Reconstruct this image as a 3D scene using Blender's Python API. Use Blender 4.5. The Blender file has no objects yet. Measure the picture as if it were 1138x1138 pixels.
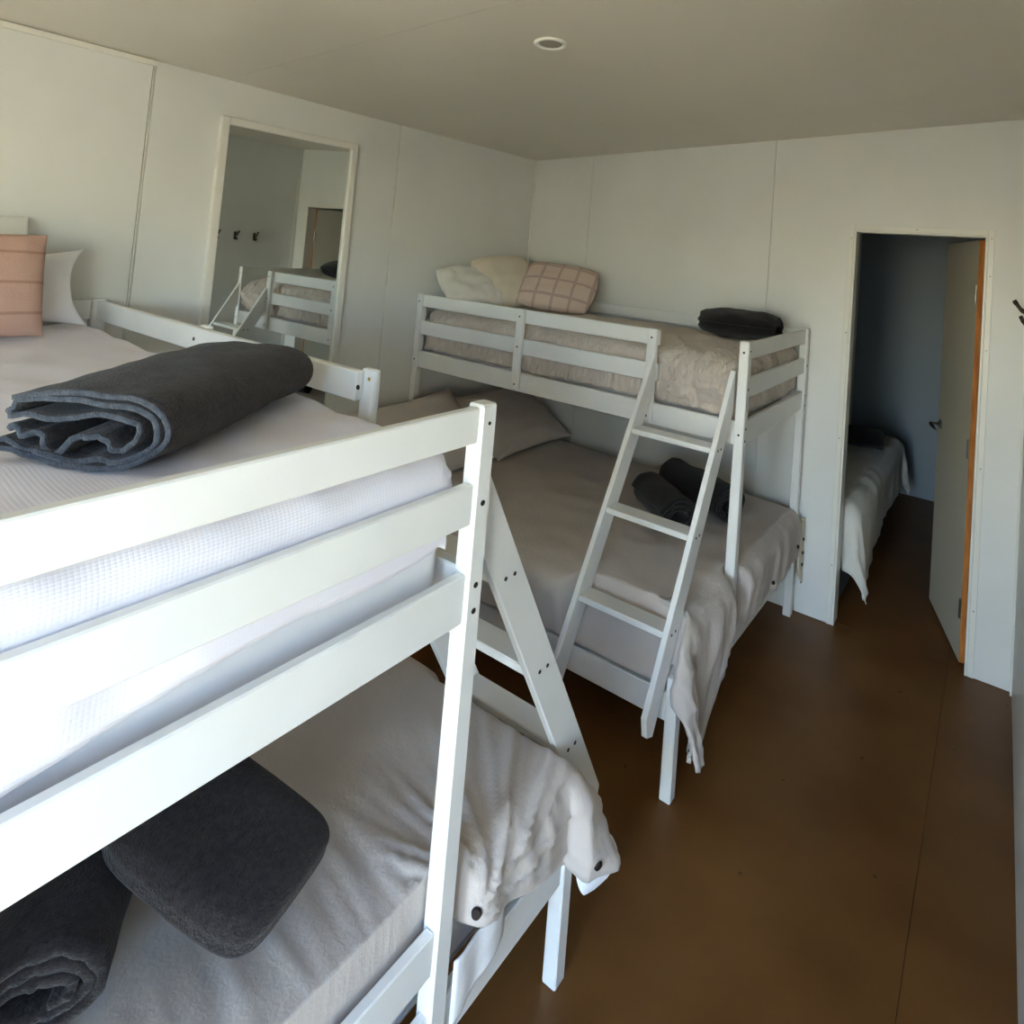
import bpy, bmesh, math, random
from mathutils import Vector, Matrix, noise, Euler
random.seed(7)
S = bpy.context.scene
COL = S.collection

# ------------------------------------------------------------------ camera
PXW = 1138.0
YAW, PITCH, ROLL = 0.5691, 0.0464, 0.0783
FPX, PPX, PPY = 686.2, 679.95, 249.4
CAM = Vector((2.8995, -3.4496, 1.8210))
fwd = Vector((-math.sin(YAW)*math.cos(PITCH), math.cos(YAW)*math.cos(PITCH), math.sin(PITCH)))
rgt = fwd.cross(Vector((0, 0, 1))).normalized()
upv = rgt.cross(fwd)
r2 = math.cos(ROLL)*rgt + math.sin(ROLL)*upv
u2 = -math.sin(ROLL)*rgt + math.cos(ROLL)*upv
cd = bpy.data.cameras.new('camera')
cam = bpy.data.objects.new('camera', cd)
COL.objects.link(cam)
M = Matrix((r2, u2, -fwd)).transposed().to_4x4()
M.translation = CAM
cam.matrix_world = M
cd.sensor_fit = 'HORIZONTAL'
cd.sensor_width = 36.0
cd.lens = FPX/PXW*36.0
cd.shift_x = (PXW/2-PPX)/PXW
cd.shift_y = (PPY-PXW/2)/PXW
cd.clip_start = 0.02
S.camera = cam

# ------------------------------------------------------------------ world, sun, exposure
W = bpy.data.worlds.new('sky')
S.world = W
W.use_nodes = True
wn = W.node_tree
for n in list(wn.nodes):
    wn.nodes.remove(n)
wo = wn.nodes.new('ShaderNodeOutputWorld')
wb = wn.nodes.new('ShaderNodeBackground')
sk = wn.nodes.new('ShaderNodeTexSky')
sk.sky_type = 'NISHITA'
sk.sun_disc = False
sk.sun_elevation = math.radians(42)
sk.sun_rotation = math.radians(250)
sk.air_density = 1.0
sk.dust_density = 0.5
sk.ozone_density = 1.0
wb.inputs['Strength'].default_value = 0.42
wn.links.new(sk.outputs[0], wb.inputs['Color'])
wn.links.new(wb.outputs[0], wo.inputs['Surface'])

sd = bpy.data.lights.new('sun', 'SUN')
sd.energy = 2.3
sd.angle = math.radians(0.6)
sd.color = (1.0, 0.93, 0.82)
sun = bpy.data.objects.new('sun', sd)
COL.objects.link(sun)
# the sun stands behind the hut (beyond the mirror wall): the ground outside the doorway is sunlit, the room is not
sun.rotation_euler = Vector((0.45, 0.12, -0.88)).to_track_quat('-Z', 'Y').to_euler()

# an outer doorway and an added near-wall opening behind the camera let the daylight in (portals only guide the sampling of the sky)
for loc, d, sx in (((3.10, -4.37, 1.06), (-1, 0, 0), 0.78), ((2.42, -4.90, 1.06), (0, 1, 0), 0.62)):
    pd = bpy.data.lights.new('doorway_portal', 'AREA')
    pd.shape = 'RECTANGLE'
    pd.size, pd.size_y = sx, 2.1
    pd.cycles.is_portal = True
    portal = bpy.data.objects.new('doorway_portal', pd)
    COL.objects.link(portal)
    portal.location = loc
    portal.rotation_euler = Vector(d).to_track_quat('-Z', 'Z').to_euler()

S.view_settings.view_transform = 'Standard'
S.view_settings.look = 'None'
S.view_settings.gamma = 1.0
S.view_settings.use_curve_mapping = False
S.view_settings.exposure = 3.46
S.cycles.max_bounces = 12
S.cycles.diffuse_bounces = 8
S.cycles.sample_clamp_indirect = 6.0

# ------------------------------------------------------------------ material helpers
def lin(c):
    return tuple((v/255/12.92 if v/255 <= 0.04045 else ((v/255+0.055)/1.055)**2.4) for v in c) + (1.0,)

class NT:
    def __init__(s, m):
        s.t = m.node_tree
        s.b = s.t.nodes['Principled BSDF']
    def n(s, kind, **kw):
        nd = s.t.nodes.new(kind)
        for k, v in kw.items():
            if k in nd.bl_rna.properties and k not in ('inputs',):
                setattr(nd, k, v)
            else:
                nd.inputs[k.replace('_', ' ')].default_value = v
        return nd
    def l(s, a, b):
        s.t.links.new(a, b)
    def bump(s, height, strength=0.3, dist=0.01, prev=None):
        bp = s.n('ShaderNodeBump', Strength=strength, Distance=dist)
        s.l(height, bp.inputs['Height'])
        if prev is not None:
            s.l(prev, bp.inputs['Normal'])
        s.l(bp.outputs[0], s.b.inputs['Normal'])
        return bp.outputs[0]

def mat(name, rgb, rough=0.5, spec=0.5, metal=0.0):
    m = bpy.data.materials.new(name)
    m.use_nodes = True
    t = NT(m)
    t.b.inputs['Base Color'].default_value = lin(rgb)
    t.b.inputs['Roughness'].default_value = rough
    t.b.inputs['Specular IOR Level'].default_value = spec
    t.b.inputs['Metallic'].default_value = metal
    return m, t

def mottle(t, rgb_a, rgb_b, scale, detail=4.0, lo=0.35, hi=0.65, stretch=None):
    tc = t.n('ShaderNodeTexCoord')
    src = tc.outputs['Object']
    if stretch:
        mp = t.n('ShaderNodeMapping')
        mp.inputs['Scale'].default_value = stretch
        t.l(src, mp.inputs['Vector'])
        src = mp.outputs[0]
    nz = t.n('ShaderNodeTexNoise', Scale=scale, Detail=detail)
    t.l(src, nz.inputs['Vector'])
    rp = t.n('ShaderNodeValToRGB')
    rp.color_ramp.elements[0].position = lo
    rp.color_ramp.elements[0].color = lin(rgb_a)
    rp.color_ramp.elements[1].position = hi
    rp.color_ramp.elements[1].color = lin(rgb_b)
    t.l(nz.outputs['Fac'], rp.inputs['Fac'])
    t.l(rp.outputs['Color'], t.b.inputs['Base Color'])
    return src, nz

# painted insulated panels
M_WALL, t = mat('painted_panel', (226, 225, 218), 0.38, 0.5)
src, nz = mottle(t, (219, 220, 217), (227, 228, 226), 1.6)
n2 = t.n('ShaderNodeTexNoise', Scale=3.0, Detail=2.0)
t.l(src, n2.inputs['Vector'])
t.bump(n2.outputs['Fac'], 0.12, 0.02)
M_CEIL, t = mat('ceiling_panel', (214, 208, 194), 0.30, 0.5)
src, nz = mottle(t, (210, 204, 190), (217, 211, 198), 1.2)
n2 = t.n('ShaderNodeTexNoise', Scale=2.2, Detail=2.0)
t.l(src, n2.inputs['Vector'])
t.bump(n2.outputs['Fac'], 0.10, 0.02)
M_INNER, _ = mat('inner_room_dimmed_paint', (130, 142, 154), 0.45, 0.4)  # bluish paint, darkened so the inner room looks dim
M_TRIM, _ = mat('painted_trim', (228, 227, 220), 0.3, 0.5)
M_CORE, _ = mat('panel_core', (120, 118, 110), 0.8, 0.2)

# brown sealed particleboard
M_FLOOR, t = mat('sealed_brown_board', (120, 84, 50), 0.42, 0.3)
src, nz = mottle(t, (96, 60, 26), (122, 84, 44), 2.4, 8.0, 0.3, 0.7)
vo = t.n('ShaderNodeTexVoronoi', Scale=7.0)
t.l(src, vo.inputs['Vector'])
sm = t.n('ShaderNodeMapRange')
sm.inputs['From Min'].default_value = 0.03
sm.inputs['From Max'].default_value = 0.06
t.l(vo.outputs['Distance'], sm.inputs['Value'])
mx = t.n('ShaderNodeMix', data_type='RGBA')
mx.inputs[6].default_value = lin((62, 42, 26))
t.l(sm.outputs[0], mx.inputs[0])
t.l(t.b.inputs['Base Color'].links[0].from_socket, mx.inputs[7])
t.l(mx.outputs[2], t.b.inputs['Base Color'])
n2 = t.n('ShaderNodeTexNoise', Scale=70.0, Detail=4.0)
t.l(src, n2.inputs['Vector'])
rr = t.n('ShaderNodeMapRange')
rr.inputs['To Min'].default_value = 0.34
rr.inputs['To Max'].default_value = 0.55
t.l(nz.outputs['Fac'], rr.inputs['Value'])
t.l(rr.outputs[0], t.b.inputs['Roughness'])
t.bump(n2.outputs['Fac'], 0.08, 0.004)
M_SUB, _ = mat('floor_joint', (40, 28, 18), 0.9, 0.1)

# white bunk paint
M_BUNK, t = mat('white_bunk_paint', (228, 229, 228), 0.33, 0.5)
src, nz = mottle(t, (226, 227, 226), (231, 232, 231), 6.0, stretch=(1, 1, 1))
n2 = t.n('ShaderNodeTexNoise', Scale=40.0, Detail=3.0)
t.l(src, n2.inputs['Vector'])
t.bump(n2.outputs['Fac'], 0.05, 0.003)
M_BOLT, _ = mat('dark_bolt', (52, 48, 46), 0.4, 0.5, 0.6)
M_RAW, _ = mat('raw_timber', (196, 160, 112), 0.7, 0.2)
M_BRASS, _ = mat('brass_screw', (190, 160, 90), 0.35, 0.5, 0.9)

def fabric(name, a, b, scale=220.0, strength=0.25, rough=0.9, gather=0.0):
    m, t = mat(name, a, rough, 0.15)
    src, nz = mottle(t, a, b, 3.0)
    n2 = t.n('ShaderNodeTexNoise', Scale=scale, Detail=2.0)
    t.l(src, n2.inputs['Vector'])
    nb = t.bump(n2.outputs['Fac'], strength, 0.002)
    if gather:
        # fine vertical gathers of washed cotton
        mp = t.n('ShaderNodeMapping')
        mp.inputs['Scale'].default_value = (62, 62, 9)
        t.l(src, mp.inputs['Vector'])
        n3 = t.n('ShaderNodeTexNoise', Scale=1.0, Detail=2.0, Distortion=0.6)
        t.l(mp.outputs[0], n3.inputs['Vector'])
        t.bump(n3.outputs['Fac'], gather, 0.014, nb)
    t.b.inputs['Sheen Weight'].default_value = 0.15
    return m
M_TAUPE = fabric('washed_taupe_cotton', (188, 179, 173), (198, 189, 183), gather=0.12)
M_BEIGE = fabric('washed_beige_cotton', (198, 187, 178), (208, 197, 188), gather=0.7)
M_SHEET = fabric('white_sheet', (228, 228, 232), (236, 236, 240))
M_CREAM = fabric('cream_cotton', (206, 196, 178), (214, 205, 188))
M_GREYW = fabric('grey_white_cotton', (214, 212, 206), (222, 220, 214))
M_TICK = fabric('mattress_cover', (222, 220, 216), (230, 228, 226))
M_NAVY = fabric('dark_base_cloth', (28, 30, 40), (34, 36, 46))

# waffle cotton
M_WAFFLE, t = mat('waffle_cotton', (226, 224, 234), 0.9, 0.15)
tc = t.n('ShaderNodeTexCoord')
sp = t.n('ShaderNodeSeparateXYZ')
t.l(tc.outputs['Object'], sp.inputs[0])
def mth(op, a, b=None):
    nd = t.n('ShaderNodeMath', operation=op)
    for i, v in enumerate((a, b)):
        if v is None:
            continue
        if isinstance(v, (int, float)):
            nd.inputs[i].default_value = v
        else:
            t.l(v, nd.inputs[i])
    return nd.outputs[0]
arc = mth('SUBTRACT', sp.outputs['X'], sp.outputs['Z'])
KW = 2*math.pi/0.012
wa = mth('SINE', mth('MULTIPLY', arc, KW))
wb_ = mth('SINE', mth('MULTIPLY', sp.outputs['Y'], KW))
wv = mth('MULTIPLY', mth('ADD', mth('ABSOLUTE', wa), mth('ABSOLUTE', wb_)), 0.5)
t.bump(wv, 0.20, 0.0025)

# terry towelling
def terry(name, a, b):
    m, t = mat(name, a, 0.98, 0.08)
    src, nz = mottle(t, a, b, 90.0, 5.0, 0.3, 0.72)
    n2 = t.n('ShaderNodeTexNoise', Scale=260.0, Detail=3.0)
    t.l(src, n2.inputs['Vector'])
    t.bump(n2.outputs['Fac'], 0.8, 0.004)
    t.b.inputs['Sheen Weight'].default_value = 0.15
    t.b.inputs['Sheen Roughness'].default_value = 0.5
    return m
M_TERRY = terry('charcoal_terry', (38, 35, 36), (60, 56, 58))
M_TERRYHEM = terry('charcoal_hem', (62, 66, 74), (84, 88, 96))
M_TERRYSHADE = terry('shaded_charcoal_terry', (26, 25, 27), (42, 40, 43))  # same charcoal towelling, the shade on the far towels put into its colour

# pink cushion with fringe lines / plaid
def plaid(name, base, line, k, w, ax):
    m, t = mat(name, base, 0.92, 0.12)
    tc = t.n('ShaderNodeTexCoord')
    sp = t.n('ShaderNodeSeparateXYZ')
    t.l(tc.outputs['Object'], sp.inputs[0])
    out = None
    for c in ax:
        f = t.n('ShaderNodeMath', operation='MULTIPLY')
        t.l(sp.outputs[c], f.inputs[0]); f.inputs[1].default_value = k
        g = t.n('ShaderNodeMath', operation='FRACT'); t.l(f.outputs[0], g.inputs[0])
        h = t.n('ShaderNodeMath', operation='LESS_THAN'); t.l(g.outputs[0], h.inputs[0]); h.inputs[1].default_value = w
        if out is None:
            out = h.outputs[0]
        else:
            mx = t.n('ShaderNodeMath', operation='MAXIMUM')
            t.l(out, mx.inputs[0]); t.l(h.outputs[0], mx.inputs[1]); out = mx.outputs[0]
    mix = t.n('ShaderNodeMix', data_type='RGBA')
    mix.inputs[6].default_value = lin(base); mix.inputs[7].default_value = lin(line)
    t.l(out, mix.inputs[0]); t.l(mix.outputs[2], t.b.inputs['Base Color'])
    n2 = t.n('ShaderNodeTexNoise', Scale=180.0, Detail=3.0)
    t.l(tc.outputs['Object'], n2.inputs['Vector'])
    t.bump(n2.outputs['Fac'], 0.4, 0.003)
    return m
M_PINK = plaid('pink_knit', (188, 153, 139), (168, 131, 117), 11.0, 0.10, 'Y')
M_PLAID = plaid('pink_plaid', (208, 188, 176), (184, 162, 155), 9.0, 0.16, 'XY')

M_MIRROR, _ = mat('mirror_glass', (225, 230, 228), 0.015, 0.5, 1.0)
M_DOOR, t = mat('door_paint', (205, 200, 184), 0.4, 0.4)
M_DOOREDGE, t = mat('door_edge_timber', (176, 112, 54), 0.55, 0.3)
mottle(t, (160, 98, 44), (190, 124, 62), 12.0, stretch=(6, 6, .6))
M_STEEL, _ = mat('satin_steel', (150, 148, 142), 0.28, 0.5, 1.0)
M_BRONZE, _ = mat('dark_bronze', (70, 58, 48), 0.35, 0.5, 0.8)
M_ALU, _ = mat('aluminium_frame', (176, 176, 172), 0.35, 0.5, 0.7)
M_LAMPW, _ = mat('lamp_white', (240, 238, 230), 0.35, 0.5)
M_LAMPG, _ = mat('lamp_lens', (150, 146, 134), 0.4, 0.5)
M_BUTTON, _ = mat('dark_button', (40, 30, 28), 0.6, 0.3)
M_GROUND, t = mat('dry_ground', (196, 172, 128), 0.95, 0.1)
mottle(t, (186, 162, 116), (206, 184, 140), 0.7, 6.0)

# ------------------------------------------------------------------ object helpers
def link(name, me, m=None, parent=None, smooth=False):
    o = bpy.data.objects.new(name, me)
    COL.objects.link(o)
    if m is not None:
        for mm in (m if isinstance(m, (list, tuple)) else (m,)):
            me.materials.append(mm)
    if parent is not None:
        o.parent = parent
    if smooth:
        for p in me.polygons:
            p.use_smooth = True
    return o

def from_bm(name, bm, m, parent=None, smooth=False):
    me = bpy.data.meshes.new(name)
    bmesh.ops.recalc_face_normals(bm, faces=bm.faces)
    bm.to_mesh(me)
    bm.free()
    return link(name, me, m, parent, smooth)

def box_bm(lo, hi, bev=0.0, seg=1):
    bm = bmesh.new()
    bmesh.ops.create_cube(bm, size=1.0)
    for v in bm.verts:
        v.co = Vector([(lo[i]+hi[i])/2+v.co[i]*(hi[i]-lo[i]) for i in range(3)])
    if bev > 0:
        bmesh.ops.bevel(bm, geom=list(bm.edges), offset=bev, segments=seg, affect='EDGES', profile=0.6)
    return bm

def box(name, lo, hi, m, parent=None, bev=0.003, seg=1):
    lo2 = [min(a, b) for a, b in zip(lo, hi)]
    hi2 = [max(a, b) for a, b in zip(lo, hi)]
    return from_bm(name, box_bm(lo2, hi2, bev, seg), m, parent)

def prism_bm(poly, axis, a, b, bev=0.0):
    """poly: 2-D outline in the two other axes (in xyz order), extruded along axis from a to b"""
    bm = bmesh.new()
    idx = 'xyz'.index(axis)
    oth = [i for i in range(3) if i != idx]
    def P(p, d):
        v = [0, 0, 0]
        v[oth[0]], v[oth[1]], v[idx] = p[0], p[1], d
        return v
    va = [bm.verts.new(P(p, a)) for p in poly]
    vb = [bm.verts.new(P(p, b)) for p in poly]
    bm.faces.new(va)
    bm.faces.new(list(reversed(vb)))
    n = len(poly)
    for i in range(n):
        bm.faces.new((va[i], vb[i], vb[(i+1) % n], va[(i+1) % n]))
    bmesh.ops.recalc_face_normals(bm, faces=bm.faces)
    if bev > 0:
        bmesh.ops.bevel(bm, geom=list(bm.edges), offset=bev, segments=1, affect='EDGES')
    return bm

def cyl_bm(p0, p1, r0, r1=None, n=16, cap=True):
    r1 = r0 if r1 is None else r1
    p0, p1 = Vector(p0), Vector(p1)
    d = (p1-p0).normalized()
    a = d.orthogonal().normalized()
    b = d.cross(a)
    bm = bmesh.new()
    rings = []
    for p, r in ((p0, r0), (p1, r1)):
        rings.append([bm.verts.new(p+(a*math.cos(2*math.pi*i/n)+b*math.sin(2*math.pi*i/n))*r) for i in range(n)])
    for i in range(n):
        bm.faces.new((rings[0][i], rings[0][(i+1) % n], rings[1][(i+1) % n], rings[1][i]))
    if cap:
        bm.faces.new(rings[0]); bm.faces.new(rings[1])
    return bm

def tube_bm(pts, rad, n=10):
    """swept tube along a polyline, one radius for each point"""
    bm = bmesh.new()
    pts = [Vector(p) for p in pts]
    rings = []
    prev = None
    for i, p in enumerate(pts):
        d = (pts[min(i+1, len(pts)-1)]-pts[max(i-1, 0)]).normalized()
        a = d.orthogonal().normalized() if prev is None else (prev-d*prev.dot(d)).normalized()
        prev = a
        b = d.cross(a)
        r = rad[i] if isinstance(rad, (list, tuple)) else rad
        rings.append([bm.verts.new(p+(a*math.cos(2*math.pi*k/n)+b*math.sin(2*math.pi*k/n))*r) for k in range(n)])
    for i in range(len(rings)-1):
        for k in range(n):
            bm.faces.new((rings[i][k], rings[i][(k+1) % n], rings[i+1][(k+1) % n], rings[i+1][k]))
    bm.faces.new(rings[0]); bm.faces.new(rings[-1])
    return bm

def empty(name, loc=(0, 0, 0), rz=0.0, parent=None):
    o = bpy.data.objects.new(name, None)
    COL.objects.link(o)
    o.location = loc
    o.rotation_euler = (0, 0, rz)
    o.empty_display_size = 0.1
    if parent is not None:
        o.parent = parent
    return o

def tag(o, label=None, cat=None, group=None, kind=None):
    if label: o['label'] = label
    if cat: o['category'] = cat
    if group: o['group'] = group
    if kind: o['kind'] = kind
    return o

# ------------------------------------------------------------------ the room
XR = 3.004
YN = -4.80
TH = 0.075
DX1, DX2, DH = 2.222, 2.830, 2.046
def HC(x):
    return 2.447+0.0526*x
GAP = 0.002

# floor
fl = box('floor', (-0.2, YN-0.2, -0.12), (XR+TH, 2.6, -0.004), M_SUB, None, 0)
tag(fl, 'brown sealed board floor of the bunk room', None, None, 'structure')
xs = [-0.1, 0.95, 2.75, XR+0.02]
ys = [YN-0.05, 0.037, 2.5]
for i in range(len(xs)-1):
    for j in range(len(ys)-1):
        g = 0.0008
        box('floor_board', (xs[i]+g, ys[j]+g, -0.02), (xs[i+1]-g, ys[j+1]-g, 0.0), M_FLOOR, fl, 0)

# left wall with joints every 1.2 m
wl = box('wall_left', (-TH-0.04, YN-0.1, 0.0), (-0.012, 2.5, 2.60), M_CORE, None, 0)
tag(wl, 'white panel wall on the left, carrying the mirror', None, None, 'structure')
for y0, y1 in ((-4.80, -3.60), (-3.60, -2.400), (-2.392, -1.196), (-1.196, 0.0), (TH, 2.4)):
    from_bm('panel', prism_bm([(y0+GAP, 0.002), (y1-GAP, 0.002), (y1-GAP, HC(0)), (y0+GAP, HC(0))], 'x', -0.02, 0.0, 0.0015), M_WALL, wl)
    # cover strip over the joint
    if y0 < -3 or y0 > -2:
        pass
box('joint_strip', (-0.012, -2.3985, 0.0), (-0.0035, -2.3935, HC(0)-0.02), M_TRIM, wl, 0)

# far wall with the doorway
wf = empty('wall_far')
tag(wf, 'white panel wall at the far end with the inner doorway', None, None, 'structure')
def far_panel(poly):
    return from_bm('panel', prism_bm(poly, 'y', 0.0, TH, 0.0015), M_WALL, wf)
for x0, x1 in ((0.0, 0.507), (0.507, 1.770)):
    far_panel([(x0+GAP/2, 0.002), (x1-GAP/2, 0.002), (x1-GAP/2, HC(x1)), (x0+GAP/2, HC(x0))])
x0, x1 = 1.770, XR
far_panel([(x0+GAP/2, 0.002), (DX1, 0.002), (DX1, DH), (DX2, DH), (DX2, 0.002), (x1, 0.002), (x1, HC(x1)), (x0+GAP/2, HC(x0))])
box('core', (0.0, 0.02, 0.0), (1.9, TH-0.02, 2.43), M_CORE, wf, 0)

# right wall with the open outer doorway (outside the picture)
wr = empty('wall_right')
tag(wr, 'white panel wall on the right with coat hooks', None, None, 'structure')
HR = HC(XR)+0.05
OY0, OY1, OZ = -4.76, -3.98, 2.12
from_bm('panel', prism_bm([(YN-0.1, 0.0), (OY0, 0.0), (OY0, OZ), (OY1, OZ), (OY1, 0.0), (-2.4-GAP/2, 0.0), (-2.4-GAP/2, HR), (YN-0.1, HR)], 'x', XR, XR+TH, 0.0), M_WALL, wr)
for y0, y1 in ((-2.4, -1.2), (-1.2, 2.5)):
    from_bm('panel', prism_bm([(y0+GAP/2, 0.0), (y1-GAP/2, 0.0), (y1-GAP/2, HR), (y0+GAP/2, HR)], 'x', XR, XR+TH, 0.0), M_WALL, wr)
tf = empty('trim_1')
tag(tf, 'aluminium frame around the open outer doorway', None, None, 'structure')
box('frame_jamb', (XR+0.002, OY0, 0.0), (XR+TH-0.002, OY0+0.03, OZ), M_ALU, tf, 0.002)
box('frame_jamb', (XR+0.002, OY1-0.03, 0.0), (XR+TH-0.002, OY1, OZ), M_ALU, tf, 0.002)
box('frame_head', (XR+0.002, OY0+0.03, OZ-0.03), (XR+TH-0.002, OY1-0.03, OZ), M_ALU, tf, 0.002)

# near wall behind the camera, back wall of the inner room
OX0, OX1 = 2.11, 2.73  # opening in the unseen near wall, added to even out the daylight
wnr = from_bm('wall_near', prism_bm([(-TH, 0.0), (OX0, 0.0), (OX0, OZ), (OX1, OZ), (OX1, 0.0), (XR+TH, 0.0), (XR+TH, 2.70), (-TH, 2.70)], 'y', YN-TH, YN), M_WALL)
tag(wnr, 'white panel wall behind the camera', None, None, 'structure')
wpt = box('wall_light_block', (0.0005, -3.53, 0.0), (2.04, -3.47, 1.10), M_WALL, None, 0.004)  # unseen low panel, added to keep daylight off the near lower bed
tag(wpt, 'added low white panel keeping light off the near lower bunk', None, None, 'structure')
wbk = empty('wall_back')
tag(wbk, 'back wall of the inner room, grey-blue paint darkened to look dim', None, None, 'structure')
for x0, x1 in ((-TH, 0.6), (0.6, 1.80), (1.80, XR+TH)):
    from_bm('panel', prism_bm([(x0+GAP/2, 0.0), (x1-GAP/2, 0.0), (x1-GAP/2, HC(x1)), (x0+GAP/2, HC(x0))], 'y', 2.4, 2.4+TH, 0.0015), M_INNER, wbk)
box('joint_strip', (1.785, 2.392, 0.0), (1.815, 2.401, 2.5), M_TRIM, wbk, 0.001)

# ceiling panels, sloping up to the right
ce = from_bm('ceiling', prism_bm([(-0.1, HC(-0.1)+0.004), (XR+0.1, HC(XR+0.1)+0.004), (XR+0.1, HC(XR+0.1)+0.09), (-0.1, HC(-0.1)+0.09)], 'y', YN-0.1, 2.5), M_CORE)
tag(ce, 'sloping cream panel ceiling with a round downlight', None, None, 'structure')
for y0, y1 in ((-4.85, -3.33), (-3.33, -2.13), (-2.13, 0.0), (0.0, 2.45)):
    from_bm('ceiling_panel', prism_bm([(-0.02, HC(-0.02)), (XR+0.02, HC(XR+0.02)), (XR+0.02, HC(XR+0.02)+0.02), (-0.02, HC(-0.02)+0.02)], 'y', y0+0.001, y1-0.001), M_CEIL, ce)

# strips along the ceiling line and in the corner
cs = from_bm('trim_2', prism_bm([(YN, HC(0)-0.024), (-2.39, HC(0)-0.024), (-2.39, HC(0)-0.002), (YN, HC(0)-0.002)], 'x', 0.0005, 0.012, 0.001), M_TRIM)
tag(cs, 'thin white strip under the ceiling above the near bunk', None, None, 'structure')
cc = box('trim_3', (0.0005, -0.012, 0.0), (0.012, -0.0005, HC(0)-0.004), M_TRIM, None, 0.002)
tag(cc, 'thin white corner strip between the mirror wall and the far wall', None, None, 'structure')
cr = box('trim_4', (XR-0.008, -0.03, 0.0), (XR-0.0005, -0.0005, HC(XR)-0.004), M_TRIM, None, 0.002)
tag(cr, 'thin white corner strip beside the coat hooks', None, None, 'structure')

# inner doorway casing
dc = empty('trim_5')
tag(dc, 'white metal casing around the inner doorway', None, None, 'structure')
JT = 0.012
box('jamb', (DX1, -0.006, 0.002), (DX1+JT, TH+0.006, DH), M_TRIM, dc, 0.002)
box('jamb', (DX2-JT, -0.006, 0.002), (DX2, TH+0.006, DH), M_TRIM, dc, 0.002)
box('head_jamb', (DX1+JT, -0.006, DH-JT), (DX2-JT, TH+0.006, DH), M_TRIM, dc, 0.002)
CW = 0.026
box('casing_strip', (DX1-CW, -0.006, 0.002), (DX1-0.0005, -0.0005, DH+CW), M_TRIM, dc, 0.0015)
box('casing_strip', (DX2+0.0005, -0.006, 0.002), (DX2+CW, -0.0005, DH+CW), M_TRIM, dc, 0.0015)
box('casing_strip', (DX1, -0.006, DH+0.0005), (DX2, -0.0005, DH+CW), M_TRIM, dc, 0.0015)
for x, z in [(DX1-0.013, 0.3), (DX1-0.013, 0.95), (DX1-0.013, 1.5), (DX1-0.013, 2.0), (2.52, DH+0.013),
             (DX2+0.013, 0.3), (DX2+0.013, 0.95), (DX2+0.013, 1.5), (DX2+0.013, 1.85), (DX2+0.013, 2.03)]:
    from_bm('rivet', cyl_bm((x, -0.0055, z), (x, -0.009, z), 0.004, 0.003, 10), M_ALU, dc)

# the inner door, opened into the back room
LW, LT = 0.585, 0.024
door = empty('door_1', (DX2-JT-0.004, TH+0.008, 0.012))
door.rotation_euler = (0, 0, math.radians(107.5))
tag(door, 'beige inner door with a raw timber edge, standing open', None, None, 'structure')
LH = DH-JT-0.02
dl = box('door_leaf', (0.0, 0.0, 0.0), (LW, LT, LH), M_DOOR, door, 0.001)
box('timber_edge', (-0.004, 0.0, 0.0), (-0.0002, LT, LH), M_DOOREDGE, door, 0.0005)
for z in (0.25, 1.0, 1.75):
    from_bm('hinge', cyl_bm((-0.004, LT+0.006, z-0.045), (-0.004, LT+0.006, z+0.045), 0.006, None, 10), M_STEEL, door)
for s in (0, 1):
    yb = LT if s else 0.0
    sg = 1 if s else -1
    h = from_bm('handle', cyl_bm((LW-0.06, yb+sg*0.0005, 0.99), (LW-0.06, yb+sg*0.010, 0.99), 0.026, 0.024, 20), M_STEEL, door, True)
    from_bm('lever', tube_bm([(LW-0.06, yb+sg*0.010, 0.99), (LW-0.06, yb+sg*0.045, 0.99), (LW-0.068, yb+sg*0.054, 0.99), (LW-0.10, yb+sg*0.056, 0.988), (LW-0.17, yb+sg*0.052, 0.984)],
                             [0.009, 0.009, 0.010, 0.009, 0.007]), M_STEEL, h, True)

# sunlit ground outside the outer doorway
gr = box('ground', (-30, -40, -0.40), (60, 40, -0.30), M_GROUND, None, 0)
tag(gr, 'dry sunlit ground outside the hut', None, None, 'structure')

# ------------------------------------------------------------------ bunk beds
PW = 0.042
RT = 0.022
BL = 2.022           # outer length
WU = 0.942           # outer width of the upper bunk
ZT = 1.500
RZ = ((1.425, 1.495), (1.265, 1.345), (1.075, 1.170))

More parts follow.
